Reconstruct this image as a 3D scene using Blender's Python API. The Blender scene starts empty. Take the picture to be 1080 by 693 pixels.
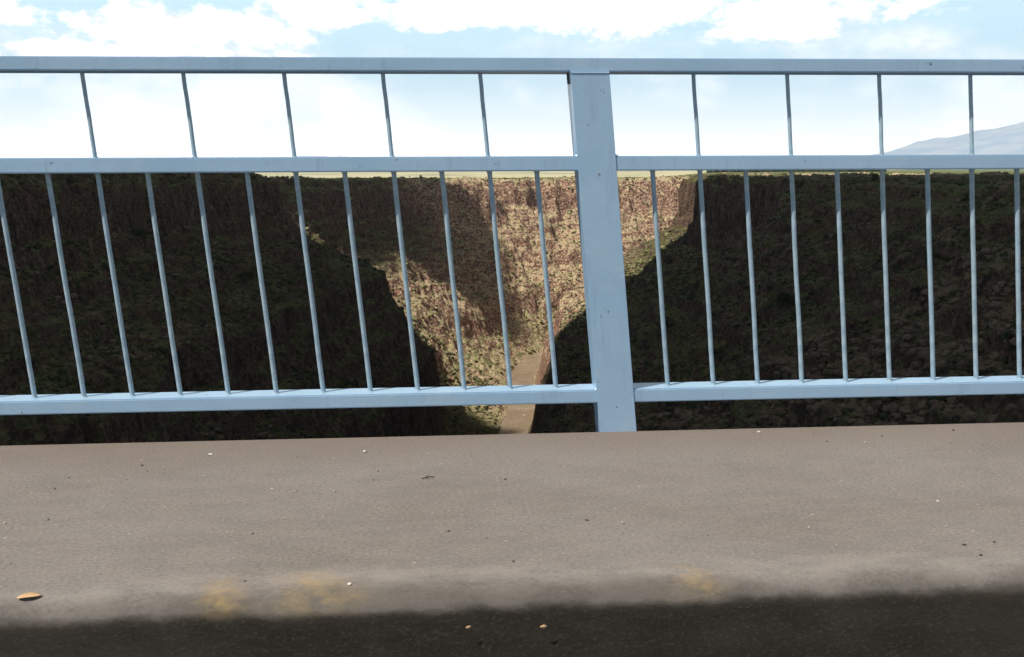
import bpy, bmesh, math, random
import numpy as np
from mathutils import Vector, Matrix

S = bpy.context.scene
COL = S.collection
R = math.radians

# ------------------------------------------------------------------ camera
YAW = 0.07351          # direction of the bridge railing against the view
EYE = 0.782            # eye height above the sidewalk
DIST = 2.962           # eye to the railing
cam_d = bpy.data.cameras.new('camera')
cam = bpy.data.objects.new('camera', cam_d)
COL.objects.link(cam)
cam_d.sensor_width = 36.0
cam_d.lens = 36.0 * 1099.1 / 1080.0
cam_d.clip_start = 0.05
cam_d.clip_end = 120000
cam.location = (0, 0, EYE)
cam.rotation_euler = (Matrix.Rotation(R(90) - 0.15737, 4, 'X') @ Matrix.Rotation(-0.00401, 4, 'Z')).to_euler()
S.camera = cam

# ------------------------------------------------------------------ light
SUN_EL = R(57)
SUN_AZ = R(237)        # compass style: 0 = +Y (view), clockwise; 270 = from the left
sd = Vector((math.sin(SUN_AZ) * math.cos(SUN_EL), math.cos(SUN_AZ) * math.cos(SUN_EL), math.sin(SUN_EL)))
sl = bpy.data.lights.new('sun', 'SUN')
sl.energy = 4.9
sl.angle = R(0.36)
sl.color = (1.0, 0.94, 0.84)
sun = bpy.data.objects.new('sun', sl)
COL.objects.link(sun)
sun.rotation_euler = sd.to_track_quat('Z', 'Y').to_euler()
S.view_settings.view_transform = 'Standard'
S.view_settings.look = 'None'
S.view_settings.gamma = 1
S.view_settings.exposure = 0.08

# ------------------------------------------------------------------ node helper
class NT:
    def __init__(s, tree): s.t = tree; s.n = tree.nodes; s.l = tree.links
    def new(s, typ, ins=None, **kw):
        n = s.n.new(typ)
        for k, v in kw.items(): setattr(n, k, v)
        for k, v in (ins or {}).items(): s.put(n.inputs[k], v)
        return n
    def put(s, sock, v):
        if isinstance(v, bpy.types.NodeSocket): s.l.new(v, sock)
        elif isinstance(v, bpy.types.Node): s.l.new(v.outputs[0], sock)
        else: sock.default_value = v
    def math(s, op, a, b=0.0, c=None, clamp=False):
        n = s.n.new('ShaderNodeMath'); n.operation = op; n.use_clamp = clamp
        s.put(n.inputs[0], a); s.put(n.inputs[1], b)
        if c is not None: s.put(n.inputs[2], c)
        return n.outputs[0]
    def noise(s, vec, scale, detail=4, rough=0.55, dist=0.0):
        n = s.n.new('ShaderNodeTexNoise')
        s.put(n.inputs['Vector'], vec); n.inputs['Scale'].default_value = scale
        n.inputs['Detail'].default_value = detail; n.inputs['Roughness'].default_value = rough
        n.inputs['Distortion'].default_value = dist
        return n.outputs[0]
    def ramp(s, v, lo, hi, a=0.0, b=1.0, smooth=True):
        n = s.n.new('ShaderNodeMapRange'); n.interpolation_type = 'SMOOTHSTEP' if smooth else 'LINEAR'
        s.put(n.inputs[0], v)
        for i, x in zip((1, 2, 3, 4), (lo, hi, a, b)): n.inputs[i].default_value = x
        return n.outputs[0]
    def mix(s, f, a, b, mode='MIX'):
        n = s.n.new('ShaderNodeMix'); n.data_type = 'RGBA'; n.blend_type = mode
        s.put(n.inputs[0], f)
        s.put(n.inputs[6], a if not isinstance(a, tuple) else (*a, 1)); s.put(n.inputs[7], b if not isinstance(b, tuple) else (*b, 1))
        return n.outputs[2]
    def stretch(s, vec, sc):
        n = s.n.new('ShaderNodeMapping'); s.put(n.inputs[0], vec); n.inputs['Scale'].default_value = sc
        return n.outputs[0]

def material(name):
    m = bpy.data.materials.new(name); m.use_nodes = True
    t = NT(m.node_tree)
    b = m.node_tree.nodes['Principled BSDF']
    return m, t, b

# ------------------------------------------------------------------ sky
W = bpy.data.worlds.new('World'); S.world = W; W.use_nodes = True
w = NT(W.node_tree)
bg = W.node_tree.nodes['Background']
sky = w.new('ShaderNodeTexSky', sky_type='NISHITA', sun_disc=False, sun_elevation=SUN_EL, sun_rotation=SUN_AZ,
            altitude=2000, air_density=1.0, dust_density=0.9, ozone_density=1.0)
tc = w.new('ShaderNodeTexCoord')
sep = w.new('ShaderNodeSeparateXYZ', {0: tc.outputs['Generated']})
X_, Y_, Z_ = sep.outputs
az = w.math('ARCTAN2', X_, Y_)
hyp = w.math('SQRT', w.math('SUBTRACT', 1.0, w.math('MULTIPLY', Z_, Z_)))
el = w.math('ARCTAN2', Z_, hyp)
ae = w.new('ShaderNodeCombineXYZ', {0: az, 1: el, 2: 0.0}).outputs[0]
n1 = w.noise(w.stretch(ae, (1.0, 1.5, 1)), 13, 9, 0.62, 0.3)
n2 = w.noise(w.stretch(ae, (1.0, 2.0, 1)), 3.2, 5, 0.6)
n3 = w.noise(w.stretch(ae, (1.0, 1.7, 1)), 42, 6, 0.65)
nwarp = w.math('ADD', w.math('MULTIPLY', w.math('SUBTRACT', n1, 0.5), 2.9), w.math('MULTIPLY', w.math('SUBTRACT', n3, 0.5), 1.6))
# cumulus banks: (azimuth, elevation, half width, half height) of each, in radians
banks = [(-0.30, 0.119, 0.125, 0.022), (-0.175, 0.139, 0.055, 0.022), (-0.04, 0.137, 0.09, 0.016), (0.09, 0.141, 0.13, 0.026),
         (0.26, 0.128, 0.11, 0.021), (-0.45, 0.125, 0.05, 0.014), (-0.50, 0.085, 0.10, 0.014), (0.46, 0.147, 0.035, 0.008), (-0.08, 0.155, 0.16, 0.008),
         (-0.35, 0.098, 0.15, 0.010),
         (0.9, 0.16, 0.2, 0.03), (-0.9, 0.14, 0.25, 0.03), (1.6, 0.16, 0.3, 0.03), (2.6, 0.15, 0.3, 0.03)]
acc = None
for (a0, e0, wa, we) in banks:
    dx = w.math('DIVIDE', w.math('SUBTRACT', az, a0), wa)
    dy = w.math('DIVIDE', w.math('SUBTRACT', el, e0), we)
    q = w.math('ADD', w.math('MULTIPLY', dx, dx), w.math('MULTIPLY', dy, dy))
    v = w.math('SUBTRACT', 1.0, w.math('POWER', q, 0.6))
    acc = v if acc is None else w.math('MAXIMUM', acc, v)
cl = w.ramp(w.math('ADD', acc, nwarp), -0.20, 0.42)
wisp = w.math('MULTIPLY', w.ramp(w.math('ADD', n2, w.math('MULTIPLY', n1, 0.35)), 0.60, 0.82), w.ramp(el, 0.10, 0.13, 0.65, 0.0))
wisp_hi = w.math('MULTIPLY', w.ramp(w.math('ADD', n2, w.math('MULTIPLY', n1, 0.3)), 0.72, 0.95), w.ramp(el, 0.20, 0.35, 0.0, 0.15))
mask = w.math('MAXIMUM', cl, w.math('MAXIMUM', wisp, wisp_hi))
veil = w.math('MULTIPLY', w.ramp(el, 0.14, 0.36, 0.95, 0.0), 1.0)     # pale air low over the plain
base = w.mix(veil, sky.outputs[0], (14.2, 20.2, 23.6))
glow = w.ramp(el, 0.0, 0.085, 1.0, 0.0)
base = w.mix(glow, base, (39.0, 42.0, 43.0))
shade = w.ramp(n3, 0.30, 0.7, 22.0, 32.0)
shade = w.math('MAXIMUM', shade, w.ramp(el, 0.03, 0.11, 42.0, 22.0))
white = w.new('ShaderNodeVectorMath', {0: (1.0, 1.0, 1.015)}, operation='SCALE')
w.put(white.inputs['Scale'], shade)
skyc = w.mix(mask, base, white.outputs[0])
w.put(bg.inputs[0], skyc)
bg.inputs[1].default_value = 0.05

# ------------------------------------------------------------------ object helpers
def link(name, me, mat=None, parent=None):
    o = bpy.data.objects.new(name, me); COL.objects.link(o)
    if mat: me.materials.append(mat)
    if parent: o.parent = parent
    return o
def bm_obj(name, bm, mat, parent=None, smooth=False):
    me = bpy.data.meshes.new(name); bm.normal_update(); bm.to_mesh(me); bm.free()
    if smooth:
        me.polygons.foreach_set('use_smooth', np.ones(len(me.polygons), bool))
    return link(name, me, mat, parent)
def np_obj(name, V, F, mat, parent=None, smooth=True):
    me = bpy.data.meshes.new(name)
    V = np.ascontiguousarray(V, np.float32); F = np.ascontiguousarray(F, np.int32)
    me.vertices.add(len(V)); me.vertices.foreach_set('co', V.ravel())
    k = F.shape[1]
    me.loops.add(F.size); me.loops.foreach_set('vertex_index', F.ravel())
    me.polygons.add(len(F)); me.polygons.foreach_set('loop_start', np.arange(0, F.size, k, dtype=np.int32))
    me.polygons.foreach_set('use_smooth', np.full(len(F), smooth, bool))
    me.update(calc_edges=True)
    return link(name, me, mat, parent)
def thing(o, label, cat, group=None):
    o['label'] = label; o['category'] = cat
    if group: o['group'] = group
    return o
def structure(o): o['kind'] = 'structure'; return o
def stuff(o, label, cat): o['kind'] = 'stuff'; o['label'] = label; o['category'] = cat; return o
def empty(name, loc, rz=0.0):
    o = bpy.data.objects.new(name, None); COL.objects.link(o); o.location = loc; o.rotation_euler = (0, 0, rz)
    o.empty_display_size = 0.2
    return o

# ------------------------------------------------------------------ numpy noise
def hsh(ix, iy, seed):
    h = (ix.astype(np.int64) * 374761393 + iy.astype(np.int64) * 668265263 + seed * 974634777) & 0xffffffff
    h = ((h ^ (h >> 13)) * 1274126177) & 0xffffffff
    h = h ^ (h >> 16)
    return (h & 0xffffff).astype(np.float64) / 0xffffff
def vnoise(x, y, seed=0):
    ix = np.floor(x); iy = np.floor(y); fx = x - ix; fy = y - iy
    fx = fx * fx * fx * (fx * (fx * 6 - 15) + 10); fy = fy * fy * fy * (fy * (fy * 6 - 15) + 10)
    a = hsh(ix, iy, seed); b = hsh(ix + 1, iy, seed); c = hsh(ix, iy + 1, seed); d = hsh(ix + 1, iy + 1, seed)
    return (a + (b - a) * fx) * (1 - fy) + (c + (d - c) * fx) * fy
def fbm(x, y, oct=4, seed=0, gain=0.5, ridged=False):
    s = 0; a = 1; t = 0
    for i in range(oct):
        n = vnoise(x * 2 ** i + 17.3 * i, y * 2 ** i - 9.1 * i, seed + i) * 2 - 1
        if ridged: n = 1 - 2 * np.abs(n)
        s = s + a * n; t += a; a *= gain
    return s / t

# ------------------------------------------------------------------ the gorge as one height function
RIVER_Z = -172.0
river = np.array([(-80, -1500), (-40, -500), (-45, 0), (-28, 250), (-12, 450), (-3, 600), (0, 655), (8, 737), (8, 816), (16, 895), (38, 948),
                  (90, 995), (200, 1050), (420, 1150), (800, 1220), (1600, 1400), (2600, 1900), (3500, 3200)], float)
HW = 10.0
def catmull(P, n=12):
    out = []
    for i in range(len(P) - 1):
        p0 = P[max(i - 1, 0)]; p1 = P[i]; p2 = P[i + 1]; p3 = P[min(i + 2, len(P) - 1)]
        for t in np.linspace(0, 1, n, endpoint=False):
            out.append(0.5 * ((2 * p1) + (-p0 + p2) * t + (2 * p0 - 5 * p1 + 4 * p2 - p3) * t * t + (-p0 + 3 * p1 - 3 * p2 + p3) * t ** 3))
    out.append(P[-1]); return np.array(out)
RC = catmull(river, 6)
RL = np.concatenate([[0], np.cumsum(np.hypot(*np.diff(RC, axis=0).T))])
def river_arc(y):      # arc length where the river crosses a given Y (Y grows along it until the bend)
    return np.interp(y, RC[:, 1], RL)
A = river_arc
# rim distance from the river along its length: (Y of the river there, metres)
left_key = [(-1500, 190), (0, 150), (390, 175), (520, 172), (600, 166), (640, 176), (700, 222), (770, 240), (830, 205), (880, 150), (915, 138), (955, 160), (985, 178), (1035, 190), (1085, 165), (1150, 175), (1220, 185), (1500, 190)]
right_key = [(-1500, 190), (0, 200), (250, 215), (430, 212), (560, 172), (640, 146), (680, 138), (720, 150), (830, 175), (950, 150), (1035, 150), (1150, 160), (1220, 170), (1500, 190)]
LA = [A(k[0]) for k in left_key]; LW = [k[1] for k in left_key]
RA_ = [A(k[0]) for k in right_key]; RW = [k[1] for k in right_key]
PL = np.array([(0, 0), (.10, .015), (.22, .08), (.26, .34), (.36, .46), (.44, .58), (.46, .645), (.60, .70), (.76, .79), (.83, .86), (.86, .97), (.93, 1.0), (1, 1)])
PR = np.array([(0, 0), (.02, .04), (.05,.17), (.11, .27), (.135, .36), (.32, .47), (.55, .60), (.80, .75), (.86, .82), (.875, .96), (.93, 1.0), (1, 1)])
PN = np.array([(0, 0), (.02, .04), (.05, .17), (.11, .27), (.135, .36), (.32, .48), (.45, .575), (.50, .64), (.66, .76), (.70, .80), (.82, .885), (.86, .93), (.95, .985), (1, 1)])
PF = np.array([(0, 0), (.08, .05), (.22, .17), (.30, .30), (.45, .44), (.52, .53), (.62, .62), (.70, .71), (.77, .80), (.84, .92), (.90, .98), (.95, 1.0), (1, 1)])

def plateau(X, Y):
    rr = np.hypot(X, Y)
    z = np.interp(rr, [0, 350, 600, 850, 1300, 2500, 6000, 15000, 60000], [-0.6, -1.5, -4.5, -11.5, -18.5, -34, -66, -105, -190])
    zr = np.interp(rr, [0, 250, 450, 700, 1200, 2500, 6000, 15000, 60000], [-0.6, -4.5, -8.2, -10.2, -13.0, -21, -50, -105, -190])
    k = np.clip((X / (rr + 1) - 0.12) / 0.08, 0, 1) * (Y > -200); k = k * k * (3 - 2 * k)
    z = z * (1 - k) + zr * k
    return z + 0.8 * fbm(X / 90, Y / 90, 3, 5) * np.clip(rr / 300, 0, 1)

def dist_river(X, Y):
    """signed distance (left of the stream negative) and arc length"""
    X = X.ravel(); Y = Y.ravel()
    best = np.full(X.shape, 1e18); sg = np.zeros(X.shape); arc = np.zeros(X.shape)
    for i in range(len(RC) - 1):
        ax, ay = RC[i]; bx, by = RC[i + 1]; dx, dy = bx - ax, by - ay; L2 = dx * dx + dy * dy
        t = np.clip(((X - ax) * dx + (Y - ay) * dy) / L2, 0, 1)
        px = X - ax - t * dx; py = Y - ay - t * dy; d2 = px * px + py * py
        m = d2 < best
        best[m] = d2[m]; sg[m] = np.sign(px * dy - py * dx)[m]; arc[m] = (RL[i] + t * math.sqrt(L2))[m]
    return np.sqrt(best) * np.where(sg == 0, 1, sg), arc

def height(X, Y):
    sh = X.shape; X = X.ravel().astype(float); Y = Y.ravel().astype(float)
    top = plateau(X, Y)
    z = top.copy()
    m = (Y < 3600) & (Y > -1600) & (np.abs(X) < 3800)
    x = X[m]; y = Y[m]
    d, arc = dist_river(x, y)
    near = np.abs(d) < 330
    idx = np.where(m)[0][near]; x = x[near]; y = y[near]; d = d[near]; arc = arc[near]
    left = d < 0
    rim = np.where(left, np.interp(arc, LA, LW), np.interp(arc, RA_, RW))
    ad = np.abs(d)
    far_kk = np.clip((arc - A(925)) / 70, 0, 1)
    # gullies and buttresses: the wall line wanders, more so high up
    g = 13 * fbm(arc / 75, y * 0 + np.where(left, 3.0, 40.0) + ad / 260, 3, 11) + 7 * fbm(x / 30, y / 30, 3, 23, ridged=True) + 3.0 * fbm(x / 9, y / 9, 3, 31)
    g = g + far_kk * (16 * fbm(x / 60, y / 60, 3, 131) + 8 * fbm(x / 17, y / 17, 3, 137, 0.6))
    gw = np.clip((ad - 14) / 50, 0, 1)
    ad2 = ad + g * gw
    t = np.clip((ad2 - HW) / (rim - HW), 0, 1.0)
    far_k = np.clip((arc - A(665)) / 60, 0, 1)
    pl = np.interp(t, PL[:, 0], PL[:, 1]); pr = np.interp(t, PR[:, 0], PR[:, 1]); pf = np.interp(t, PF[:, 0], PF[:, 1])
    pn = np.interp(t, PN[:, 0], PN[:, 1]); nk = np.clip((A(600) - arc) / 70, 0, 1)
    pr = pr * (1 - nk) + pn * nk
    h = np.where(left, pl * (1 - far_k) + pf * far_k, pr)
    tz = top[idx]
    zz = RIVER_Z + (tz - RIVER_Z) * h
    rough = np.clip(t * 12, 0, 1) * np.clip((1.0 - t) * 14, 0, 1)
    zz = zz + rough * (3.4 * fbm(x / 16, y / 16, 3, 51, 0.6, ridged=True) + 1.5 * fbm(x / 4.2, y / 4.2, 3, 61, 0.65, ridged=True))
    # broken basalt ledges
    led = 9.0; q = zz / led + 0.5 * fbm(x / 40, y / 40, 2, 71); fq = q - np.floor(q)
    st = (np.floor(q) + np.clip((fq - 0.5) * 2.6 + 0.5, 0, 1) - q) * led
    zz = zz + st * (0.42 - 0.2 * far_kk) * rough * np.clip(h * 2.2 - 0.2, 0.15, 1)
    zz = np.where(ad < HW, RIVER_Z - 1.5, zz)
    zz = np.where((ad >= HW) & (t < 0.004), RIVER_Z + 0.2 + 0.5 * vnoise(x / 2, y / 2, 3), zz)
    # river margin wobble
    edge = ad - HW - 2.5 * fbm(x / 22, y / 22, 3, 81)
    zz = np.where(edge < 0, RIVER_Z - 1.0, np.maximum(zz, np.where(ad > HW - 3, RIVER_Z + 0.25, -999)))
    z[idx] = zz
    rr = np.hypot(X, Y)
    z = z + np.clip((rr - 200) / 600, 0, 1) * 0.25 * fbm(X / 3.0, Y / 3.0, 2, 91)
    return z.reshape(sh)

# ------------------------------------------------------------------ ground material
gm, t, b = material('gorge_ground')
geo = t.new('ShaderNodeNewGeometry')
pos = geo.outputs['Position']
nz = t.new('ShaderNodeSeparateXYZ', {0: geo.outputs['Normal']}).outputs[2]
pz = t.new('ShaderNodeSeparateXYZ', {0: pos}).outputs[2]
na = t.noise(pos, 0.05, 5, 0.6)
nb = t.noise(pos, 0.22, 6, 0.65, 0.6)
nc = t.noise(pos, 0.9, 5, 0.7)
nd = t.noise(t.stretch(pos, (1, 1, 2.6)), 0.10, 5, 0.6)
rockiness = t.math('ADD', t.math('ADD', t.math('MULTIPLY', nb, 1.3), t.math('MULTIPLY', nd, 0.9)), t.math('MULTIPLY', nz, -1.15))
strata = t.noise(t.stretch(pos, (0.35, 0.35, 2.4)), 0.11, 7, 0.68)
rockiness = t.math('ADD', rockiness, t.math('MULTIPLY', t.math('SUBTRACT', strata, 0.5), 2.6))
zb = t.math('ADD', pz, t.math('MULTIPLY', t.math('SUBTRACT', nb, 0.5), 30.0))
rimband = t.math('MULTIPLY', t.ramp(zb, -62, -40), t.ramp(zb, -24, -19, 1.0, 0.0))      # basalt layers under the rim
midband = t.math('MULTIPLY', t.ramp(zb, -112, -104), t.ramp(zb, -92, -84, 1.0, 0.0))
rockiness = t.math('ADD', rockiness, t.math('ADD', t.math('MULTIPLY', rimband, 0.22), t.math('MULTIPLY', midband, 0.12)))
rockm = t.ramp(rockiness, 0.30, 0.52)
rock = t.mix(t.ramp(nb, 0.35, 0.65), (0.125, 0.060, 0.046), (0.47, 0.250, 0.185))
rock = t.mix(t.math('MULTIPLY', t.ramp(nc, 0.48, 0.72), 0.6), rock, (0.50, 0.36, 0.26))
grass = t.mix(t.ramp(nc, 0.35, 0.65), (0.50, 0.37, 0.215), (0.74, 0.585, 0.375))
low = t.ramp(pz, -165, -85, 0.95, 0.30)
green = t.mix(t.ramp(nc, 0.35, 0.7), (0.24, 0.25, 0.095), (0.52, 0.50, 0.235))
grass = t.mix(t.math('MULTIPLY', t.ramp(na, 0.42, 0.62), low), grass, green)
c = t.mix(rockm, grass, rock)
ne = t.noise(pos, 0.42, 8, 0.78)
c = t.mix(t.math('MULTIPLY', t.ramp(ne, 0.525, 0.585), 0.88), c, (0.075, 0.040, 0.029))
c = t.mix(t.math('MULTIPLY', t.ramp(ne, 0.41, 0.485, 1.0, 0.0), 0.9), c, (0.82, 0.64, 0.43))
ne_ = t.noise(pos, 0.42, 8, 0.78)
# near walls and spur are greener, their cloud shade deepened in the colour; plain beyond is straw coloured
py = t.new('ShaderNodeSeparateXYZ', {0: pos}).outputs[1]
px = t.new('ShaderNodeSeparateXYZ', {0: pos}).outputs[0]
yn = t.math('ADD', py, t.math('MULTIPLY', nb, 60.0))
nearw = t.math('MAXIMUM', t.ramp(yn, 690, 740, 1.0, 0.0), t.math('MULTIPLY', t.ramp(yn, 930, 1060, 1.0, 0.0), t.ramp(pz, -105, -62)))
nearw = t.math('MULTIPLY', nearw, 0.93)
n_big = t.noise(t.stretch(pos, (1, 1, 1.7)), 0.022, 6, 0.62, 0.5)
shaded_scrub = t.mix(t.ramp(nb, 0.36, 0.64), (0.060, 0.056, 0.022), (0.20, 0.168, 0.078))
shaded_scrub = t.mix(t.ramp(n_big, 0.40, 0.60), shaded_scrub, t.mix(t.ramp(nc, 0.4, 0.6), (0.080, 0.100, 0.030), (0.195, 0.20, 0.078)))
shaded_scrub = t.mix(t.math('MULTIPLY', t.ramp(ne_, 0.54, 0.59), 0.8), shaded_scrub, (0.032, 0.028, 0.014))
shaded_scrub = t.mix(t.math('MULTIPLY', t.ramp(ne_, 0.38, 0.45, 1.0, 0.0), 0.7), shaded_scrub, (0.29, 0.225, 0.13))
shaded_rock = t.mix(t.ramp(nc, 0.38, 0.62), (0.042, 0.029, 0.022), (0.20, 0.128, 0.088))
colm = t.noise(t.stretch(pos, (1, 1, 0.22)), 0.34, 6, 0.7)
shaded_rock = t.mix(t.math('MULTIPLY', t.ramp(colm, 0.52, 0.60), 0.8), shaded_rock, (0.026, 0.019, 0.015))
shaded_rock = t.mix(t.math('MULTIPLY', t.ramp(colm, 0.36, 0.44, 1.0, 0.0), 0.6), shaded_rock, (0.30, 0.19, 0.135))
c_near = t.mix(rockm, shaded_scrub, shaded_rock)
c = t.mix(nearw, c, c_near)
# plateau
plat = t.math('MULTIPLY', t.ramp(pz, -23, -19), t.ramp(nz, 0.9, 0.97))
rr = t.new('ShaderNodeVectorMath', {0: pos}, operation='LENGTH').outputs['Value']
sage = t.mix(t.ramp(nb, 0.3, 0.7), (0.11, 0.145, 0.05), (0.20, 0.22, 0.095))
straw = t.mix(t.ramp(t.noise(t.stretch(pos, (1, 0.25, 1)), 0.004, 4), 0.4, 0.6), (0.62, 0.56, 0.36), (0.50, 0.47, 0.26))
straw = t.mix(t.ramp(t.noise(pos, 0.0011, 3), 0.56, 0.64), straw, (0.17, 0.19, 0.09))
platc = t.mix(t.ramp(t.math('SUBTRACT', rr, t.math('MULTIPLY', px, 2.6)), 1150, 1400), sage, straw)
isflat = t.math('MULTIPLY', t.ramp(nz, 0.90, 0.965), t.math('MAXIMUM', t.ramp(rr, 1500, 1700), t.ramp(pz, -26, -21)))
c = t.mix(isflat, c, platc)
t.put(b.inputs['Base Color'], c)
b.inputs['Roughness'].default_value = 0.95
b.inputs['Specular IOR Level'].default_value = 0.15
hsum = t.math('ADD', t.math('MULTIPLY', nb, 2.4), t.math('MULTIPLY', ne, 3.0))
bump = t.new('ShaderNodeBump', {'Height': hsum, 'Strength': 0.9, 'Distance': 1.3})
fade = t.math('MULTIPLY', t.ramp(rr, 1500, 2500, 1.0, 0.0), 0.9)
t.put(bump.inputs['Strength'], fade)
t.put(b.inputs['Normal'], bump)

# ------------------------------------------------------------------ terrain sheet
def polar(bear, rad):
    B, D = np.meshgrid(bear, rad)
    Xg = D * np.sin(B); Yg = D * np.cos(B)
    Zg = height(Xg, Yg)
    V = np.stack([Xg, Yg, Zg], -1).reshape(-1, 3)
    n = len(bear); m = len(rad)
    i = (np.arange(m - 1)[:, None] * n + np.arange(n - 1)[None, :]).ravel()
    F = np.stack([i, i + 1, i + 1 + n, i + n], -1)[:, ::-1]
    return V, F
fb = np.linspace(R(-36), R(36), 1250)
fr = np.concatenate([np.linspace(0.5, 220, 60, endpoint=False), np.linspace(220, 560, 300, endpoint=False), np.linspace(560, 1460, 760, endpoint=False), np.geomspace(1460, 31000, 150)])
V1, F1 = polar(fb, fr)
bb = np.linspace(R(36), R(324), 200)
br = np.concatenate([np.linspace(0.5, 1600, 260, endpoint=False), np.geomspace(1600, 31000, 60)])
V2, F2 = polar(bb, br)
ground = np_obj('ground', np.vstack([V1, V2]), np.vstack([F1, F2 + len(V1)]), gm)
structure(ground)

# ------------------------------------------------------------------ river
wm, t, b = material('river_water')
geo = t.new('ShaderNodeNewGeometry'); pos = geo.outputs['Position']
nn = t.noise(pos, 0.05, 4, 0.6)
t.put(b.inputs['Base Color'], t.mix(t.ramp(nn, 0.35, 0.65), (0.275, 0.208, 0.140), (0.355, 0.275, 0.195)))
b.inputs['Roughness'].default_value = 0.16
b.inputs['Specular IOR Level'].default_value = 0.35
foam = t.ramp(t.noise(t.stretch(pos, (1, 0.45, 1)), 0.30, 6, 0.75, 1.2), 0.60, 0.66)
t.put(b.inputs['Base Color'], t.mix(foam, t.mix(t.ramp(nn, 0.35, 0.65), (0.275, 0.208, 0.140), (0.355, 0.275, 0.195)), (0.62, 0.56, 0.48)))
bp = t.new('ShaderNodeBump', {'Height': t.noise(t.stretch(pos, (1, 0.6, 1)), 0.6, 6, 0.7), 'Strength': 0.9, 'Distance': 1.2})
t.put(b.inputs['Normal'], bp)
rv = []; rf = []
nrm = np.gradient(RC, axis=0); nrm /= np.linalg.norm(nrm, axis=1)[:, None]
for (p, q) in zip(RC, nrm):
    k = len(rv)
    for o_ in (-20, -7, 7, 20): rv.append((p[0] + q[1] * o_, p[1] - q[0] * o_, RIVER_Z))
for i in range(len(RC) - 1):
    for j in range(3):
        a = i * 4 + j; rf.append((a, a + 1, a + 5, a + 4))
structure(np_obj('river', np.array(rv), np.array(rf), wm))

# ------------------------------------------------------------------ mountains and low hills
mm, t, b = material('far_mountain')
pos = t.new('ShaderNodeNewGeometry').outputs['Position']
t.put(b.inputs['Base Color'], t.mix(t.ramp(t.noise(pos, 0.0016, 6, 0.6), 0.4, 0.62), (0.36, 0.50, 0.66), (0.50, 0.60, 0.70)))  # pale blue of distant haze painted into the slopes
b.inputs['Roughness'].default_value = 1.0
def mountain_range(name, keys, dist, depth, base, seed):
    bs = np.linspace(keys[0][0], keys[-1][0], 220)
    hs = np.interp(bs, [k[0] for k in keys], [k[1] for k in keys])
    v = np.linspace(-1, 1, 61)
    B, Vv = np.meshgrid(bs, v)
    D = dist + Vv * depth
    Xg = D * np.sin(B); Yg = D * np.cos(B)
    H = np.interp(bs, bs, hs)[None, :] * (1 - np.abs(Vv)) ** 0.8
    H = H * (1 + 0.22 * fbm(Xg / 1300, Yg / 1300, 5, seed, 0.55, ridged=True) * (1 - 0.7 * (1 - np.abs(Vv)))) 
    H = H + H * 0.10 * fbm(Xg / 500, Yg / 500, 4, seed + 9, 0.6)
    Z = base + H - 12 * (np.abs(Vv) > 0.97)
    Vt = np.stack([Xg, Yg, Z], -1).reshape(-1, 3); n = len(bs)
    i = (np.arange(60)[:, None] * n + np.arange(n - 1)[None, :]).ravel()
    F = np.stack([i, i + 1, i + 1 + n, i + n], -1)[:, ::-1]
    return structure(np_obj(name, Vt, F, mm))
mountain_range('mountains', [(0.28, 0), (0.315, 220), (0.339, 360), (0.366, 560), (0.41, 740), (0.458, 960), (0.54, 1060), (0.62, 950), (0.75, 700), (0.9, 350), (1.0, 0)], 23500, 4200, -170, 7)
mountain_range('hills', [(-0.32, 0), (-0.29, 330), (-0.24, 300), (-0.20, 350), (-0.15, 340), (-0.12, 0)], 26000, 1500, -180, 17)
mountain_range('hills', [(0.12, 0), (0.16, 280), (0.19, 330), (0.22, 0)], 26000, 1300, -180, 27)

# ------------------------------------------------------------------ haze over the plain
hm = bpy.data.materials.new('haze_air'); hm.use_nodes = True
ht = hm.node_tree; ht.nodes.remove(ht.nodes['Principled BSDF'])
pv = ht.nodes.new('ShaderNodeVolumePrincipled'); pv.inputs['Color'].default_value = (0.93, 0.96, 1.0, 1); pv.inputs['Density'].default_value = 0.00003; pv.inputs['Anisotropy'].default_value = 0.1
ht.links.new(pv.outputs[0], ht.nodes['Material Output'].inputs['Volume'])
bm = bmesh.new(); bmesh.ops.create_cube(bm, size=1, matrix=Matrix.Translation((0, 0, 550)) @ Matrix.Diagonal((64000, 64000, 1500, 1)))
hz_ = bm_obj('haze', bm, hm); hz_['kind'] = 'stuff'

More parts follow.
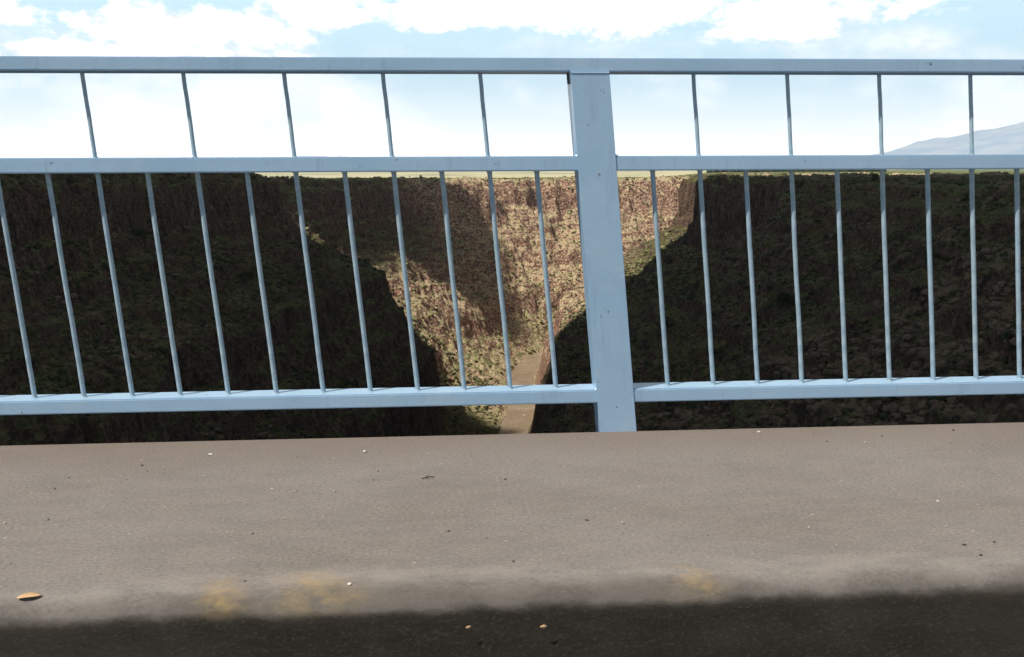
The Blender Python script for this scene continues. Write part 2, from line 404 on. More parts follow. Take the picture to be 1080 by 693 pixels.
# ------------------------------------------------------------------ clouds over the gorge (they shade its near walls)
CH = 1400.0
cm_, t, b = material('cloud_vapour')
b.inputs['Base Color'].default_value = (0.85, 0.85, 0.87, 1); b.inputs['Roughness'].default_value = 1
hx = sd.x / sd.z; hy = sd.y / sd.z
def cloud(name, outline, label, seed, wob):
    """outline: ground points (x, y, z) that the cloud's edge shades; it floats CH above the plain along the sun's rays"""
    P = np.array([(x + (CH - z) * hx, y + (CH - z) * hy) for x, y, z in outline])
    # resample the outline
    Q = []
    for i in range(len(P)):
        a = P[i]; c2 = P[(i + 1) % len(P)]; n = max(2, int(np.hypot(*(c2 - a)) / 12))
        for k in range(n): Q.append(a + (c2 - a) * k / n)
    Q = np.array(Q)
    Q = Q + np.stack([fbm(Q[:, 0] / 45, Q[:, 1] / 45, 3, seed), fbm(Q[:, 0] / 45, Q[:, 1] / 45, 3, seed + 5)], -1) * wob
    bm = bmesh.new(); vs = [bm.verts.new((x, y, CH)) for x, y in Q]
    f = bm.faces.new(vs); bm.normal_update()
    if f.normal.z > 0: f.normal_flip()
    bmesh.ops.triangulate(bm, faces=[f])
    r = bmesh.ops.extrude_face_region(bm, geom=bm.faces[:])
    for g_ in r['geom']:
        if isinstance(g_, bmesh.types.BMVert):
            d = 24 + 50 * float(vnoise(np.array([g_.co.x / 70]), np.array([g_.co.y / 70]), seed)[0])
            g_.co.z += d
    bmesh.ops.recalc_face_normals(bm, faces=bm.faces[:])
    o = bm_obj(name, bm, cm_, None, True)
    return thing(o, label, 'cloud')
cloud('cloud', [(-700, 90, 0), (700, 80, 0), (1400, 200, 0), (2600, 1300, 0), (1500, 1900, 0), (560, 1250, 0), (330, 1010, 0), (190, 850, 0), (126, 750, 0), (108, 712, -9), (103, 700, -46), (96, 668, -62), (88, 645, -70),
                (74, 668, -77), (42, 676, -104), (26, 645, -126), (14, 606, -147), (-30, 612, -165), (-44, 616, -148), (-47, 618, -125), (-62, 622, -92), (-80, 606, -67), (-130, 625, -30), (-145, 650, -7), (-230, 650, 0), (-400, 600, 0), (-900, 400, 0)],
      'large white cloud floating above the near walls of the gorge', 301, 5)
cloud('cloud', [(-260, 820, -14), (-280, 1060, -14), (-110, 1095, -16), (-97, 1035, -20), (-66, 1030, -50), (-52, 1070, -64), (-32, 1080, -69), (-32, 1060, -88), (-36, 990, -102), (-46, 925, -104), (-58, 898, -98), (-77, 877, -84),
                (-95, 870, -69), (-117, 858, -54), (-136, 853, -37), (-150, 832, -30), (-165, 790, -27), (-230, 770, -20)],
      'small white cloud floating above the spur of the far wall', 311, 5)

# ------------------------------------------------------------------ scrub and rubble on the slopes
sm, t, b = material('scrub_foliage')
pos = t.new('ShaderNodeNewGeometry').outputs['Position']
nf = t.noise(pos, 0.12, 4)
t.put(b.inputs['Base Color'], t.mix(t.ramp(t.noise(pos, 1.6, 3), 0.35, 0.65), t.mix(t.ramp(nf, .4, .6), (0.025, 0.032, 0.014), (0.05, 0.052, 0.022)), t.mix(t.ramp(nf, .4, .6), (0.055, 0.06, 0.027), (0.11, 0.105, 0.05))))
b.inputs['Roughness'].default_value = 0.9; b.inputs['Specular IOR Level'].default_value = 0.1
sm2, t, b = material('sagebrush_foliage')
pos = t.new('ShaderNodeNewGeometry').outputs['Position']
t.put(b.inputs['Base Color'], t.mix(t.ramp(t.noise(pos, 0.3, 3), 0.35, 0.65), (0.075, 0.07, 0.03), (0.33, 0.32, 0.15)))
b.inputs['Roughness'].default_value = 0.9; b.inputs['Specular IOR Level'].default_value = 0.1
rm, t, b = material('basalt_rubble')
pos = t.new('ShaderNodeNewGeometry').outputs['Position']
rc = t.mix(t.ramp(t.noise(pos, 0.25, 4), 0.35, 0.65), (0.060, 0.040, 0.028), (0.165, 0.112, 0.078))
t.put(b.inputs['Base Color'], t.mix(t.ramp(t.noise(pos, 2.5, 4), 0.4, 0.65), rc, (0.20, 0.15, 0.10)))
b.inputs['Roughness'].default_value = 0.95; b.inputs['Specular IOR Level'].default_value = 0.15
t.put(b.inputs['Normal'], t.new('ShaderNodeBump', {'Height': t.noise(pos, 1.5, 5, 0.65), 'Strength': 0.6, 'Distance': 0.4}))

def ico(sub):
    bm = bmesh.new(); bmesh.ops.create_icosphere(bm, subdivisions=sub, radius=1)
    V = np.array([v.co[:] for v in bm.verts]); F = np.array([[v.index for v in f.verts] for f in bm.faces]); bm.free()
    return V, F
IV, IF = ico(1); JV, JF = ico(2)
rng = np.random.default_rng(4)
def scatter(name, n, size, mat, seed, region, flat=0.75, rough=0.35, smooth=False, dens=None, hi=False, sink=0.25):
    r = np.random.default_rng(seed)
    bmin, bmax, rmin, rmax = region
    # equal area in the picture rather than on the ground
    be = r.uniform(bmin, bmax, n * 3); ra = r.uniform(rmin, rmax, n * 3)
    X = ra * np.sin(be); Y = ra * np.cos(be)
    keep = np.ones(len(X), bool)
    if dens is not None: keep &= dens(X, Y, r)
    Z = height(X, Y)
    e = 1.5
    gx = (height(X + e, Y) - height(X - e, Y)) / (2 * e); gy = (height(X, Y + e) - height(X, Y - e)) / (2 * e)
    keep &= (np.hypot(gx, gy) < 1.6) & (Z > RIVER_Z + 1.0)
    X = X[keep][:n]; Y = Y[keep][:n]; Z = Z[keep][:n]; n = len(X)
    bv, bf = (JV, JF) if hi else (IV, IF)
    s = size[0] + (size[1] - size[0]) * r.random(n) ** 2.2
    nv = len(bv)
    V = np.repeat(bv[None], n, 0) * (1 + rough * r.uniform(-1, 1, (n, nv, 1)))
    sc = np.stack([s * r.uniform(.75, 1.3, n), s * r.uniform(.75, 1.3, n), s * flat * r.uniform(.7, 1.2, n)], -1)
    V = V * sc[:, None, :]
    a = r.uniform(0, 6.28, n); ca, sa = np.cos(a)[:, None], np.sin(a)[:, None]
    V = np.stack([V[..., 0] * ca - V[..., 1] * sa, V[..., 0] * sa + V[..., 1] * ca, V[..., 2]], -1)
    V += np.stack([X, Y, Z + s * flat * sink], -1)[:, None, :]
    F = (bf[None] + (np.arange(n) * nv)[:, None, None]).reshape(-1, 3)
    return np_obj(name, V.reshape(-1, 3), F, mat, None, smooth)
def patchy(sc, th, seed):
    return lambda X, Y, r: vnoise(X / sc, Y / sc, seed) + 0.35 * r.random(len(X)) > th
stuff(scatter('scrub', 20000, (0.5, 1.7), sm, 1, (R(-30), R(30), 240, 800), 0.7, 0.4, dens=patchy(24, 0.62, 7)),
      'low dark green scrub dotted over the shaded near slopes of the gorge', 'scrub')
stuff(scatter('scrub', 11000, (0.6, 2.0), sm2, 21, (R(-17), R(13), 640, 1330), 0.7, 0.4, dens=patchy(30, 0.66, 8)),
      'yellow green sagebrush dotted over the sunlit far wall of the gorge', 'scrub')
stuff(scatter('rubble', 24000, (0.4, 1.7), rm, 2, (R(-30), R(30), 250, 1320), 0.75, 0.25, dens=patchy(30, 0.72, 19)),
      'broken brown basalt rubble strewn over the slopes of the gorge', 'rubble')
o = scatter('boulder_field', 5200, (0.4, 1.9), rm, 3, (R(4), R(30), 235, 350), 0.75, 0.22, dens=lambda X, Y, r: vnoise(X / 18, Y / 18, 5) + .5 * r.random(len(X)) > .62, hi=True)
stuff(o, 'field of tumbled dark boulders on the lower right slope just beyond the sidewalk', 'boulders')

# ------------------------------------------------------------------ far wood on the plain
fw, t, b = material('far_wood')
pos = t.new('ShaderNodeNewGeometry').outputs['Position']
t.put(b.inputs['Base Color'], t.mix(t.noise(pos, 0.05, 3), (0.02, 0.03, 0.015), (0.05, 0.06, 0.03)))
b.inputs['Roughness'].default_value = 1
r_ = np.random.default_rng(9)
n = 1500
be = r_.uniform(0.185, 0.34, n); ra = r_.uniform(2150, 2500, n) + (be - 0.185) * 900
X = ra * np.sin(be); Y = ra * np.cos(be); Z = height(X, Y)
s = r_.uniform(3, 6.5, n)
Vt = np.repeat(IV[None], n, 0) * (1 + 0.3 * r_.uniform(-1, 1, (n, len(IV), 1))) * np.stack([s * 1.3, s * 1.3, s * 1.0], -1)[:, None, :] + np.stack([X, Y, Z + s * 0.7], -1)[:, None, :]
stuff(np_obj('wood', Vt.reshape(-1, 3), (IF[None] + (np.arange(n) * len(IV))[:, None, None]).reshape(-1, 3), fw, None, False),
      'distant dark wood lying on the straw coloured plain', 'wood')

# ------------------------------------------------------------------ single junipers and boulders one can point at
bark, t, b = material('juniper_bark'); b.inputs['Base Color'].default_value = (0.12, 0.08, 0.055, 1); b.inputs['Roughness'].default_value = 0.95
def juniper(X, Y, h, label, seed):
    z = float(height(np.array([X]), np.array([Y]))[0])
    r = np.random.default_rng(seed)
    root = empty('juniper_bush', (X, Y, z - 0.1))
    thing(root, label, 'bush', 'junipers on the gorge slopes and rims')
    bm = bmesh.new()
    for k in range(4):
        a = k * 1.7 + seed; top = Vector((math.cos(a) * h * .22, math.sin(a) * h * .22, h * .55))
        m = Matrix.Translation(top / 2) @ top.to_track_quat('Z', 'Y').to_matrix().to_4x4()
        bmesh.ops.create_cone(bm, cap_ends=True, segments=7, radius1=h * .045, radius2=h * .018, depth=top.length, matrix=m)
    bm_obj('trunk', bm, bark, root)
    n = 1400
    u = r.normal(size=(n, 3)); u /= np.linalg.norm(u, axis=1)[:, None]
    cc = r.normal(size=(7, 3)) * [h * .24, h * .24, h * .14] + [0, 0, h * .52]
    P = cc[r.integers(0, 7, n)] + u * h * .27 * r.random((n, 1)) ** .4 * [1, 1, .9]
    P[:, 2] = np.maximum(P[:, 2], 0.06 * h)
    e1 = r.normal(size=(n, 3)); e1 /= np.linalg.norm(e1, axis=1)[:, None]; e2 = np.cross(e1, u); e2 /= np.linalg.norm(e2, axis=1)[:, None] + 1e-6
    sz = h * r.uniform(.03, .06, (n, 1))
    Vq = np.stack([P - e1 * sz, P + e2 * sz, P + e1 * sz, P - e2 * sz], 1).reshape(-1, 3)
    np_obj('foliage', Vq, np.arange(4 * n).reshape(-1, 4), sm, root, False)

# ------------------------------------------------------------------ bridge: deck, road, sidewalk
FR = Matrix.Translation((0, DIST, 0)) @ Matrix.Rotation(YAW, 4, 'Z')   # frame along the railing: x along, y outwards, z up
def box(bm, x0, x1, y0, y1, z0, z1, bevel=0.0):
    r = bmesh.ops.create_cube(bm, size=1, matrix=Matrix.Translation(((x0 + x1) / 2, (y0 + y1) / 2, (z0 + z1) / 2)) @ Matrix.Diagonal((x1 - x0, y1 - y0, z1 - z0, 1)))
    if bevel:
        es = list({e for v in r['verts'] for e in v.link_edges})
        bmesh.ops.bevel(bm, geom=es, offset=bevel, segments=2, affect='EDGES')
KERB = -1.128
L0, L1 = -60, 60
cm, t, b = material('worn_concrete')
pos = t.new('ShaderNodeTexCoord').outputs['Object']
sp_ = t.new('ShaderNodeSeparateXYZ', {0: pos}).outputs
n_f = t.noise(t.stretch(pos, (0.7, 1, 1)), 150, 6, 0.8)
n_m = t.noise(t.stretch(pos, (0.5, 1, 1)), 16, 6, 0.65)
n_l = t.noise(t.stretch(pos, (0.6, 1, 1)), 2.2, 6, 0.6)
base = t.mix(t.ramp(n_l, 0.3, 0.7), (0.182, 0.162, 0.147), (0.226, 0.208, 0.196))
base = t.mix(t.math('MULTIPLY', t.ramp(n_m, 0.38, 0.66), 0.40), base, (0.268, 0.228, 0.205))
base = t.mix(t.math('MULTIPLY', t.ramp(n_f, 0.50, 0.62), 0.55), base, (0.115, 0.093, 0.078))
base = t.mix(t.math('MULTIPLY', t.ramp(n_f, 0.38, 0.48, 1.0, 0.0), 0.45), base, (0.34, 0.30, 0.275))
# grit: small dark and pale specks
vor = t.new('ShaderNodeTexVoronoi', {'Vector': t.stretch(pos, (0.55, 1, 1)), 'Scale': 46.0}, feature='F1')
spk = t.math('MULTIPLY', t.ramp(vor.outputs['Distance'], 0.06, 0.11, 1.0, 0.0), t.ramp(t.new('ShaderNodeSeparateColor', {0: vor.outputs['Color']}).outputs[0], 0.80, 0.81))
base = t.mix(t.math('MULTIPLY', spk, 0.8), base, (0.06, 0.045, 0.038))
vor2 = t.new('ShaderNodeTexVoronoi', {'Vector': t.stretch(pos, (0.5, 1, 1)), 'Scale': 38.0}, feature='F1')
spk2 = t.math('MULTIPLY', t.ramp(vor2.outputs['Distance'], 0.04, 0.10, 1.0, 0.0), t.ramp(t.new('ShaderNodeSeparateColor', {0: vor2.outputs['Color']}).outputs[1], 0.88, 0.89))
base = t.mix(t.math('MULTIPLY', spk2, 0.85), base, (0.55, 0.50, 0.46))
# brown dust swept against the outer edge
dust = t.math('MULTIPLY', t.ramp(t.math('ADD', sp_[1], t.math('MULTIPLY', n_m, 0.25)), -0.22, 0.10), 0.5)
base = t.mix(dust, base, (0.17, 0.125, 0.098))
# pale worn nosing along the kerb edge
yw = t.math('ADD', sp_[1], t.math('MULTIPLY', t.math('SUBTRACT', n_l, 0.5), 0.16))
nose = t.math('MULTIPLY', t.ramp(yw, KERB + 0.17, KERB + 0.06), t.ramp(n_m, 0.38, 0.62, 0.1, 0.5))
base = t.mix(nose, base, (0.31, 0.285, 0.265))
# remains of yellow kerb paint
def bump1(x0, wd):
    d_ = t.math('DIVIDE', t.math('SUBTRACT', sp_[0], x0), wd)
    return t.math('POWER', 2.718, t.math('MULTIPLY', t.math('MULTIPLY', d_, d_), -1.0))
yl = t.math('MAXIMUM', t.math('MAXIMUM', bump1(-0.45, 0.085), bump1(0.27, 0.05)), bump1(-0.62, 0.04))
yl = t.math('MAXIMUM', yl, t.math('MAXIMUM', bump1(-2.2, .3), bump1(1.9, .25)))
band = t.math('MULTIPLY', t.ramp(yw, KERB + 0.125, KERB + 0.06), t.ramp(sp_[2], -0.045, -0.012))
ym = t.math('MULTIPLY', t.math('MULTIPLY', yl, band), t.ramp(t.noise(t.stretch(pos, (0.6, 1, 1)), 20, 5, 0.7), 0.36, 0.70, 0.0, 0.55))

# car's shadow on the kerb face and lip, painted in as dark colour
car_shade = t.ramp(t.math('ADD', sp_[2], t.math('MULTIPLY', t.math('SUBTRACT', n_m, 0.5), 0.035)), -0.006, -0.046)
face_shade_c = t.mix(t.ramp(n_m, 0.3, 0.75), (0.026, 0.0225, 0.0175), (0.040, 0.033, 0.026))
face_shade_c = t.mix(t.math('MULTIPLY', t.ramp(n_f, 0.52, 0.62), 0.5), face_shade_c, (0.085, 0.073, 0.060))
face_shade_c = t.mix(t.math('MULTIPLY', t.ramp(n_l, 0.48, 0.66), 0.5), face_shade_c, (0.060, 0.050, 0.040))
car_shade = t.math('MAXIMUM', car_shade, t.math('MULTIPLY', t.ramp(yw, KERB + 0.07, KERB + 0.0), 0.55))
base = t.mix(car_shade, base, face_shade_c)
base = t.mix(ym, base, (0.42, 0.29, 0.12))
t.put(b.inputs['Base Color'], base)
b.inputs['Roughness'].default_value = 0.92; b.inputs['Specular IOR Level'].default_value = 0.2
t.put(b.inputs['Normal'], t.new('ShaderNodeBump', {'Height': t.math('ADD', n_f, t.math('MULTIPLY', n_m, 1.5)), 'Strength': 0.45, 'Distance': 0.004}))

def extrude_profile(name, prof, mat, x0, x1, smooth=False, seg=1):
    bm = bmesh.new(); rows = []
    for i in range(seg + 1):
        x = x0 + (x1 - x0) * i / seg
        rows.append([bm.verts.new((x, y, z)) for y, z in prof])
    n = len(prof)
    for i in range(seg):
        for j in range(n):
            bm.faces.new((rows[i][j], rows[i][(j + 1) % n], rows[i + 1][(j + 1) % n], rows[i + 1][j]))
    bm.faces.new(rows[0][::-1]); bm.faces.new(rows[-1])
    bmesh.ops.recalc_face_normals(bm, faces=bm.faces[:])
    o = bm_obj(name, bm, mat, None, False); o.matrix_world = FR
    return o
KR = 0.055
prof = [(-0.002, 0.0)]
for k in range(0, 9):
    a = R(90) * k / 8
    prof.append((KERB + KR - KR * math.sin(a), -KR + KR * math.cos(a)))
prof += [(KERB - 0.012, -0.215), (KERB - 0.012, -0.30), (-0.002, -0.30)]
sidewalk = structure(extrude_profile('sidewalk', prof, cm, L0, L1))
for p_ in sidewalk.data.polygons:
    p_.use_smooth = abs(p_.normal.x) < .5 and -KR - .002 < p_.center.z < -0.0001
am, t, b = material('asphalt')
pos = t.new('ShaderNodeTexCoord').outputs['Object']
t.put(b.inputs['Base Color'], t.mix(t.noise(pos, 130, 4, 0.7), (0.035, 0.034, 0.033), (0.085, 0.08, 0.075)))
b.inputs['Roughness'].default_value = 0.9
structure(extrude_profile('road', [(KERB - 0.014, -0.205), (KERB - 8.6, -0.205), (KERB - 8.6, -0.30), (KERB - 0.014, -0.30)], am, L0, L1))
structure(extrude_profile('bridge_deck', [(-0.002, -0.302), (-0.002, -0.55), (-0.6, -0.62), (-0.6, -1.9), (-9.4, -1.9), (-9.4, -0.302)], cm, L0, L1))

# ------------------------------------------------------------------ railing
pm, t, b = material('blue_grey_paint')
pos = t.new('ShaderNodeTexCoord').outputs['Object']
nl = t.noise(pos, 3.5, 4, 0.6); ns = t.noise(pos, 90, 4, 0.7)
pc = t.mix(t.ramp(nl, 0.3, 0.7), (0.300, 0.455, 0.620), (0.345, 0.500, 0.660))
pc = t.mix(t.math('MULTIPLY', t.ramp(ns, 0.5, 0.75), 0.35), pc, (0.24, 0.385, 0.56))
chip = t.ramp(t.noise(pos, 26, 6, 0.75, 0.4), 0.66, 0.685)
streak = t.math('MULTIPLY', t.ramp(t.noise(t.stretch(pos, (1, 1, .12)), 22, 5, 0.7), 0.52, 0.70), 0.30)
pc = t.mix(streak, pc, (0.20, 0.28, 0.36))
blot = t.math('MULTIPLY', t.ramp(t.noise(pos, 11, 5, 0.65), 0.55, 0.68), 0.35)
pc = t.mix(blot, pc, (0.42, 0.54, 0.64))
pc = t.mix(chip, pc, (0.10, 0.065, 0.05))
scuff = t.math('MULTIPLY', t.ramp(t.noise(t.stretch(pos, (1, 1, .3)), 48, 4, 0.7), 0.70, 0.78), 0.5)
pc = t.mix(scuff, pc, (0.62, 0.70, 0.76))
t.put(b.inputs['Base Color'], pc)
b.inputs['Roughness'].default_value = 0.30; b.inputs['Specular IOR Level'].default_value = 0.55
t.put(b.inputs['Normal'], t.new('ShaderNodeBump', {'Height': t.math('ADD', ns, t.math('MULTIPLY', nl, 3)), 'Strength': 0.22, 'Distance': 0.002}))
bm_, t, b = material('faded_bar_paint')
pos = t.new('ShaderNodeTexCoord').outputs['Object']; oi = t.new('ShaderNodeObjectInfo').outputs['Random']
bc = t.mix(t.ramp(t.noise(pos, 30, 5, 0.7), 0.35, 0.65), (0.235, 0.335, 0.405), (0.36, 0.46, 0.52))
bc = t.mix(t.math('MULTIPLY', oi, 0.3), bc, (0.24, 0.37, 0.49))
bc = t.mix(t.ramp(t.noise(t.stretch(pos, (1, 1, .5)), 70, 5, 0.75), 0.66, 0.70), bc, (0.09, 0.07, 0.06))
t.put(b.inputs['Base Color'], bc); b.inputs['Roughness'].default_value = 0.5
rust, t, b = material('dark_weathered_steel')
pos = t.new('ShaderNodeTexCoord').outputs['Object']
t.put(b.inputs['Base Color'], t.mix(t.noise(pos, 60, 4), (0.05, 0.045, 0.045), (0.12, 0.10, 0.09))); b.inputs['Roughness'].default_value = 0.7

LEAN = 0.08953
PITCH = 0.13603
POST_S = 0.3126
PANEL = 16 * PITCH - PITCH + 2 * 0.1678
ZT0, ZT1, ZM0, ZM1, ZB0, ZB1 = 1.0325, 1.070, 0.7593, 0.8010, 0.0869, 0.1266
root = empty('guard_railing', FR @ Vector((POST_S, 0.045, 0)), YAW)
thing(root, 'pale blue grey steel guard railing with thin leaning bars along the sidewalk edge', 'railing')
def local(bm):
    bmesh.ops.translate(bm, verts=bm.verts[:], vec=(-POST_S, -0.045, 0)); return bm
def leanx(bm):
    for v in bm.verts: v.co.x -= LEAN * v.co.z
    return bm
RX0, RX1 = POST_S - 2 * PANEL - 0.2, POST_S + 2 * PANEL + 0.2
def rail(name, z0, z1, depth):
    bm = bmesh.new(); box(bm, RX0, RX1, 0.0, depth, z0, z1, 0.0035)
    return bm_obj(name, local(bm), pm, root)
rail('top_rail', ZT0, ZT1, 0.092)
rail('middle_rail', ZM0, ZM1, 0.088)
rail('bottom_rail', ZB0, ZB1, 0.088)
def post_mesh():
    bm = bmesh.new(); box(bm, -0.0545, 0.0545, -0.003, 0.086, -0.46, ZT0 + 0.0045, 0.001); leanx(bm)
    # weld bead under the top rail and round the other rails
    for z in (ZT0 - .003,):
        r = bmesh.ops.create_cone(bm, cap_ends=True, segments=6, radius1=.002, radius2=.002, depth=.108, matrix=Matrix.Translation((-LEAN * z, -0.0032, z)) @ Matrix.Rotation(R(90), 4, 'Y'))
    for z, w_ in ((ZB1, 1), (ZM1, 1)):
        for sx in (-1, 1):
            bmesh.ops.create_icosphere(bm, subdivisions=1, radius=.007, matrix=Matrix.Translation((sx * .0545 - LEAN * z, 0.012, z + .001)) @ Matrix.Diagonal((1.3, 2.2, .6, 1)))
    bmesh.ops.translate(bm, verts=bm.verts[:], vec=(0, -0.045, 0))
    me = bpy.data.meshes.new('post'); bm.to_mesh(me); bm.free(); me.materials.append(pm); return me
pme = post_mesh()
plate = bpy.data.meshes.new('base_plate'); bm = bmesh.new(); box(bm, -0.10, 0.10, -0.044, -0.032, -0.44, -0.16, 0.002)
bmesh.ops.translate(bm, verts=bm.verts[:], vec=(LEAN * .3, 0.0, 0)); bm.to_mesh(plate); bm.free(); plate.materials.append(pm)
for k in range(-2, 3):
    p = bpy.data.objects.new('post', pme); COL.objects.link(p); p.parent = root; p.location = (k * PANEL, 0, 0)
bm = bmesh.new(); zc = ZT0 - .0205
box(bm, -0.0615, -0.0550, 0.03 - .045, 0.036 - .045, ZT0 - .032, ZT0 - .001, .001); leanx(bm)
bm_obj('bracket', bm, rust, root)
def baluster_mesh(z0, z1, r, seed):
    bm = bmesh.new(); rr_ = random.Random(seed); rings = []
    N = 10; K = 7
    for i in range(K):
        z = z0 + (z1 - z0) * i / (K - 1)
        ox = 0.0008 * rr_.uniform(-1, 1) if 0 < i < K - 1 else 0
        rings.append([bm.verts.new((-LEAN * z + ox + r * math.cos(2 * math.pi * j / N), r * math.sin(2 * math.pi * j / N), z)) for j in range(N)])
    for i in range(K - 1):
        for j in range(N): bm.faces.new((rings[i][j], rings[i][(j + 1) % N], rings[i + 1][(j + 1) % N], rings[i + 1][j]))
    for z in (z0, z1):       # weld
        bmesh.ops.create_icosphere(bm, subdivisions=1, radius=r * 1.5, matrix=Matrix.Translation((-LEAN * z, 0, z)) @ Matrix.Diagonal((1, 1, .45, 1)))
    me = bpy.data.meshes.new('baluster'); bm.to_mesh(me); bm.free()
    me.polygons.foreach_set('use_smooth', np.ones(len(me.polygons), bool)); me.materials.append(bm_); return me
lows = [baluster_mesh(ZB1, ZM0, .0070, s_) for s_ in range(5)]
ups = [baluster_mesh(ZM1, ZT0, .0058, s_ + 10) for s_ in range(5)]
rb = random.Random(3)
for k in range(-2, 2):
    for i in range(16):
        x = k * PANEL + 0.1678 + i * PITCH
        o = bpy.data.objects.new('baluster', rb.choice(lows)); COL.objects.link(o); o.parent = root; o.location = (x + rb.uniform(-.0012, .0012), 0, 0)
        up = (i % 2 == 0) if k < 0 else (i % 2 == 1)
        if up:
            o = bpy.data.objects.new('baluster', rb.choice(ups)); COL.objects.link(o); o.parent = root; o.location = (x + rb.uniform(-.0012, .0012), 0, 0)

# ------------------------------------------------------------------ junipers and boulders one can point at
def hz_at(X, Y): return float(height(np.array([float(X)]), np.array([float(Y)]))[0])
G1 = 'junipers on the gorge slopes and rims'
juniper(104, 395, 7.5, 'largest round dark bush, halfway down the shaded right slope', 2)
juniper(150, 547, 4.5, 'small dark bush on the right rim, left one of the two there', 3)
juniper(170, 491, 4.5, 'small dark bush on the right rim, right one of the two there', 4)
juniper(96, 640, 4.5, 'small bush on the olive slope just right of the railing post', 5)
juniper(-119, 465, 6.0, 'dark bush on the shaded left wall, low down towards the promontory', 6)
juniper(-148, 417, 5.5, 'dark bush high on the shaded left wall of the gorge', 7)
stone, t, b = material('basalt_boulder')
pos = t.new('ShaderNodeNewGeometry').outputs['Position']
t.put(b.inputs['Base Color'], t.mix(t.ramp(t.noise(pos, 1.2, 6, 0.7), 0.38, 0.64), (0.065, 0.046, 0.033), (0.21, 0.15, 0.11)))
b.inputs['Roughness'].default_value = 0.92; b.inputs['Specular IOR Level'].default_value = 0.2
t.put(b.inputs['Normal'], t.new('ShaderNodeBump', {'Height': t.noise(pos, 2.2, 6, 0.7), 'Strength': 0.7, 'Distance': 0.3}))
def boulder(X, Y, size, seed, label):
    r = np.random.default_rng(seed)
    P = r.normal(size=(16, 3)); P /= np.linalg.norm(P, axis=1)[:, None]
    P *= np.array([1.25, 1.0, 0.8]) * size / 2 * r.uniform(.85, 1.1, (16, 1))
    bm = bmesh.new()
    for p_ in P: bm.verts.new(p_)
    res = bmesh.ops.convex_hull(bm, input=bm.verts[:])
    bmesh.ops.delete(bm, geom=[v for v in bm.verts if not v.link_faces], context='VERTS')
    bmesh.ops.bevel(bm, geom=bm.edges[:], offset=size * .03, segments=1, affect='EDGES')
    bmesh.ops.triangulate(bm, faces=bm.faces[:])
    bmesh.ops.subdivide_edges(bm, edges=bm.edges[:], cuts=1, use_grid_fill=True)
    for v in bm.verts: v.co += Vector(r.normal(size=3) * size * .010)
    o = bm_obj('boulder', bm, stone)
    o.location = (X, Y, hz_at(X, Y) + size * .2); o.rotation_euler = (r.uniform(-.3, .3), r.uniform(-.3, .3), r.uniform(0, 6))
    thing(o, label, 'boulder', 'large boulders on the right slope')
for a in [(126, 269, 3.6, 1, 'big squarish boulder high on the right slope near the right edge of the view'),
          (135, 356, 3.2, 2, 'rounded boulder in the upper middle of the shaded right slope'),
          (106, 251, 2.8, 3, 'pale faced boulder just above the bottom rail near the right edge'),
          (81, 257, 2.6, 4, 'boulder in the rubble strip under the bottom rail, middle of the right panel'),
          (95, 242, 3.0, 5, 'largest boulder in the rubble strip seen under the right part of the bottom rail'),
          (105, 235, 2.4, 6, 'boulder in the rubble strip under the bottom rail, second from the right'),
          (114, 235, 2.4, 7, 'boulder in the rubble strip under the bottom rail, farthest to the right'),
          (71, 306, 2.6, 8, 'boulder in the rubble strip under the bottom rail, nearest but one to the post'),
          (60, 339, 2.6, 9, 'boulder in the rubble strip under the bottom rail, nearest to the post'),
          (118, 326, 3.0, 10, 'lone boulder in the centre of the shaded right slope')]:
    boulder(*a)

# ------------------------------------------------------------------ litter on the sidewalk
leafm, t, b = material('dry_leaf')
pos = t.new('ShaderNodeTexCoord').outputs['Object']
t.put(b.inputs['Base Color'], t.mix(t.noise(pos, 120, 3), (0.50, 0.29, 0.14), (0.68, 0.46, 0.27))); b.inputs['Roughness'].default_value = 0.8
twigm, t, b = material('dark_twig'); b.inputs['Base Color'].default_value = (0.035, 0.025, 0.02, 1); b.inputs['Roughness'].default_value = 0.9
chipm, t, b = material('pale_stone_chip'); b.inputs['Base Color'].default_value = (0.60, 0.57, 0.53, 1); b.inputs['Roughness'].default_value = 0.9
def leaf(loc, ln, wd, rz, rx, label, seed):
    rr_ = random.Random(seed); bm = bmesh.new(); N = 9; rows = []
    for i in range(N):
        u = i / (N - 1); w_ = wd / 2 * math.sin(math.pi * min(max(u, .02), .98)) ** .7 * rr_.uniform(.85, 1.1)
        z = 0.045 * ln * math.sin(u * 3.0) + .001
        rows.append([bm.verts.new((ln * (u - .5), -w_, z + w_ * .10)), bm.verts.new((ln * (u - .5), 0, z)), bm.verts.new((ln * (u - .5), w_, z + w_ * .22))])
    for i in range(N - 1):
        for j in range(2): bm.faces.new((rows[i][j], rows[i + 1][j], rows[i + 1][j + 1], rows[i][j + 1]))
    r = bmesh.ops.extrude_face_region(bm, geom=bm.faces[:])
    for g_ in r['geom']:
        if isinstance(g_, bmesh.types.BMVert): g_.co.z += .0006
    bmesh.ops.recalc_face_normals(bm, faces=bm.faces[:])
    o = bm_obj('leaf', bm, leafm, None, True); o.matrix_world = FR @ Matrix.Translation(loc) @ Matrix.Rotation(rx, 4, 'X') @ Matrix.Rotation(rz, 4, 'Z')
    thing(o, label, 'leaf', 'dry leaves at the kerb')
leaf((-0.968, -1.086, 0.0005), 0.042, 0.020, 0.2, 0, 'pale orange dry leaf lying at the kerb edge at the far left', 1)
leaf((-0.028, -1.1415, -0.066), 0.013, 0.007, 0.1, R(86), 'small brown dry leaf clinging to the dark kerb face, right one of two', 2)
leaf((-0.167, -1.1415, -0.062), 0.010, 0.006, 0.3, R(86), 'tiny brown dry leaf clinging to the dark kerb face, left one of two', 3)
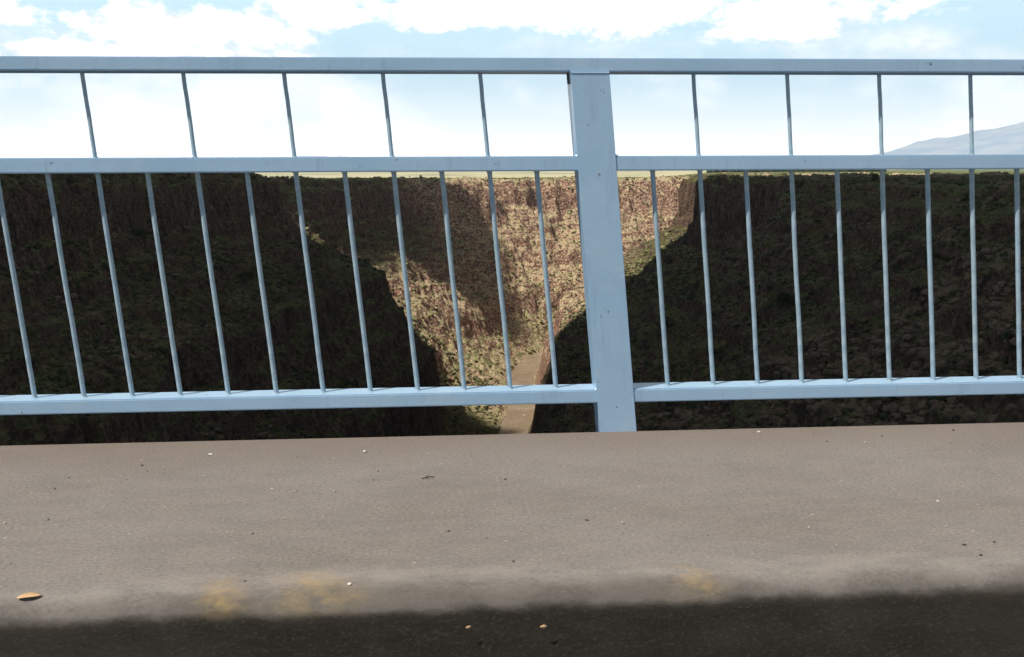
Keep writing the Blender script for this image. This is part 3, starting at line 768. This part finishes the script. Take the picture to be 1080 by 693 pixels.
def chip(loc, size, mat, label, seed, name, cat, group, flat=.5, long=1.0):
    r = np.random.default_rng(seed); bm = bmesh.new()
    for p_ in r.normal(size=(12, 3)):
        p_ = p_ / np.linalg.norm(p_) * np.array([long, 1, flat]) * size / 2; bm.verts.new(p_)
    bmesh.ops.convex_hull(bm, input=bm.verts[:])
    bmesh.ops.delete(bm, geom=[v for v in bm.verts if not v.link_faces], context='VERTS')
    o = bm_obj(name, bm, mat); o.matrix_world = FR @ Matrix.Translation((loc[0], loc[1], size * flat * .35)) @ Matrix.Rotation(r.uniform(-.4, .4), 4, 'Z')
    thing(o, label, cat, group)
GC = 'pale stone chips on the sidewalk'
chip((-0.836, -0.151), .012, chipm, 'pale stone chip on the sidewalk near its outer edge, below the left panel', 1, 'stone_chip', 'stone chip', GC)
chip((-0.418, -0.160), .013, chipm, 'brightest pale stone chip on the sidewalk, left of the post near the outer edge', 2, 'stone_chip', 'stone chip', GC)
chip((0.72, -0.047), .011, chipm, 'pale stone chip against the outer edge of the sidewalk, right of the post', 3, 'stone_chip', 'stone chip', GC)
chip((-0.388, -1.075), .010, chipm, 'small pale stone chip beside the left patch of yellow kerb paint', 4, 'stone_chip', 'stone chip', GC)
chip((0.942, -0.70), .010, chipm, 'pale stone chip on the sidewalk at the far right', 5, 'stone_chip', 'stone chip', GC)
GD = 'dark crumbs on the sidewalk'
chip((-0.05, -0.443), .007, twigm, 'dark crumb on the sidewalk just right of the twig', 6, 'dirt_crumb', 'dirt crumb', GD, .5, 1.6)
chip((0.111, -0.76), .009, twigm, 'flat dark crumb in the middle of the sidewalk below the post', 7, 'dirt_crumb', 'dirt crumb', GD, .3, 1.8)
chip((0.862, -0.975), .008, twigm, 'dark crumb near the kerb at the right, left one of a pair', 8, 'dirt_crumb', 'dirt crumb', GD, .4, 1.5)
chip((0.932, -0.965), .008, twigm, 'dark crumb near the kerb at the right, right one of a pair', 9, 'dirt_crumb', 'dirt crumb', GD, .4, 1.5)
bm = bmesh.new()
pts = [(-.016, -.002, .002), (-.006, .001, .003), (.004, .0, .006), (.015, .004, .003)]
for a_, c_ in list(zip(pts[:-1], pts[1:])) + [(pts[1], (-.001, .007, .006))]:
    a_ = Vector(a_); c_ = Vector(c_); d_ = c_ - a_
    bmesh.ops.create_cone(bm, cap_ends=True, segments=6, radius1=.0014, radius2=.0011, depth=d_.length * 1.1, matrix=Matrix.Translation((a_ + c_) / 2) @ d_.to_track_quat('Z', 'Y').to_matrix().to_4x4())
o = bm_obj('twig', bm, twigm); o.matrix_world = FR @ Matrix.Translation((-0.243, -0.42, 0))
thing(o, 'small dark forked twig on the sidewalk left of the post', 'twig')
# loose grit
r = np.random.default_rng(77); n = 240
gx_ = r.uniform(-1.7, 1.7, n); gy_ = KERB + .05 + 1.06 * r.random(n) ** 1.15; sz_ = .0012 + .0028 * r.random(n) ** 3
Vg = np.repeat(IV[None], n, 0) * (1 + .35 * r.uniform(-1, 1, (n, len(IV), 1))) * np.stack([sz_, sz_, sz_ * .6], -1)[:, None] + np.stack([gx_, gy_, sz_ * .4], -1)[:, None]
gr_, t, b = material('loose_grit')
t.put(b.inputs['Base Color'], t.mix(t.ramp(t.noise(t.new('ShaderNodeTexCoord').outputs['Object'], 9, 3), .42, .58), (0.05, 0.04, 0.033), (0.42, 0.37, 0.32)))
o = np_obj('grit', Vg.reshape(-1, 3), (IF[None] + (np.arange(n) * len(IV))[:, None, None]).reshape(-1, 3), gr_, None, False)
o.matrix_world = FR; stuff(o, 'fine loose grit scattered over the concrete sidewalk', 'grit')
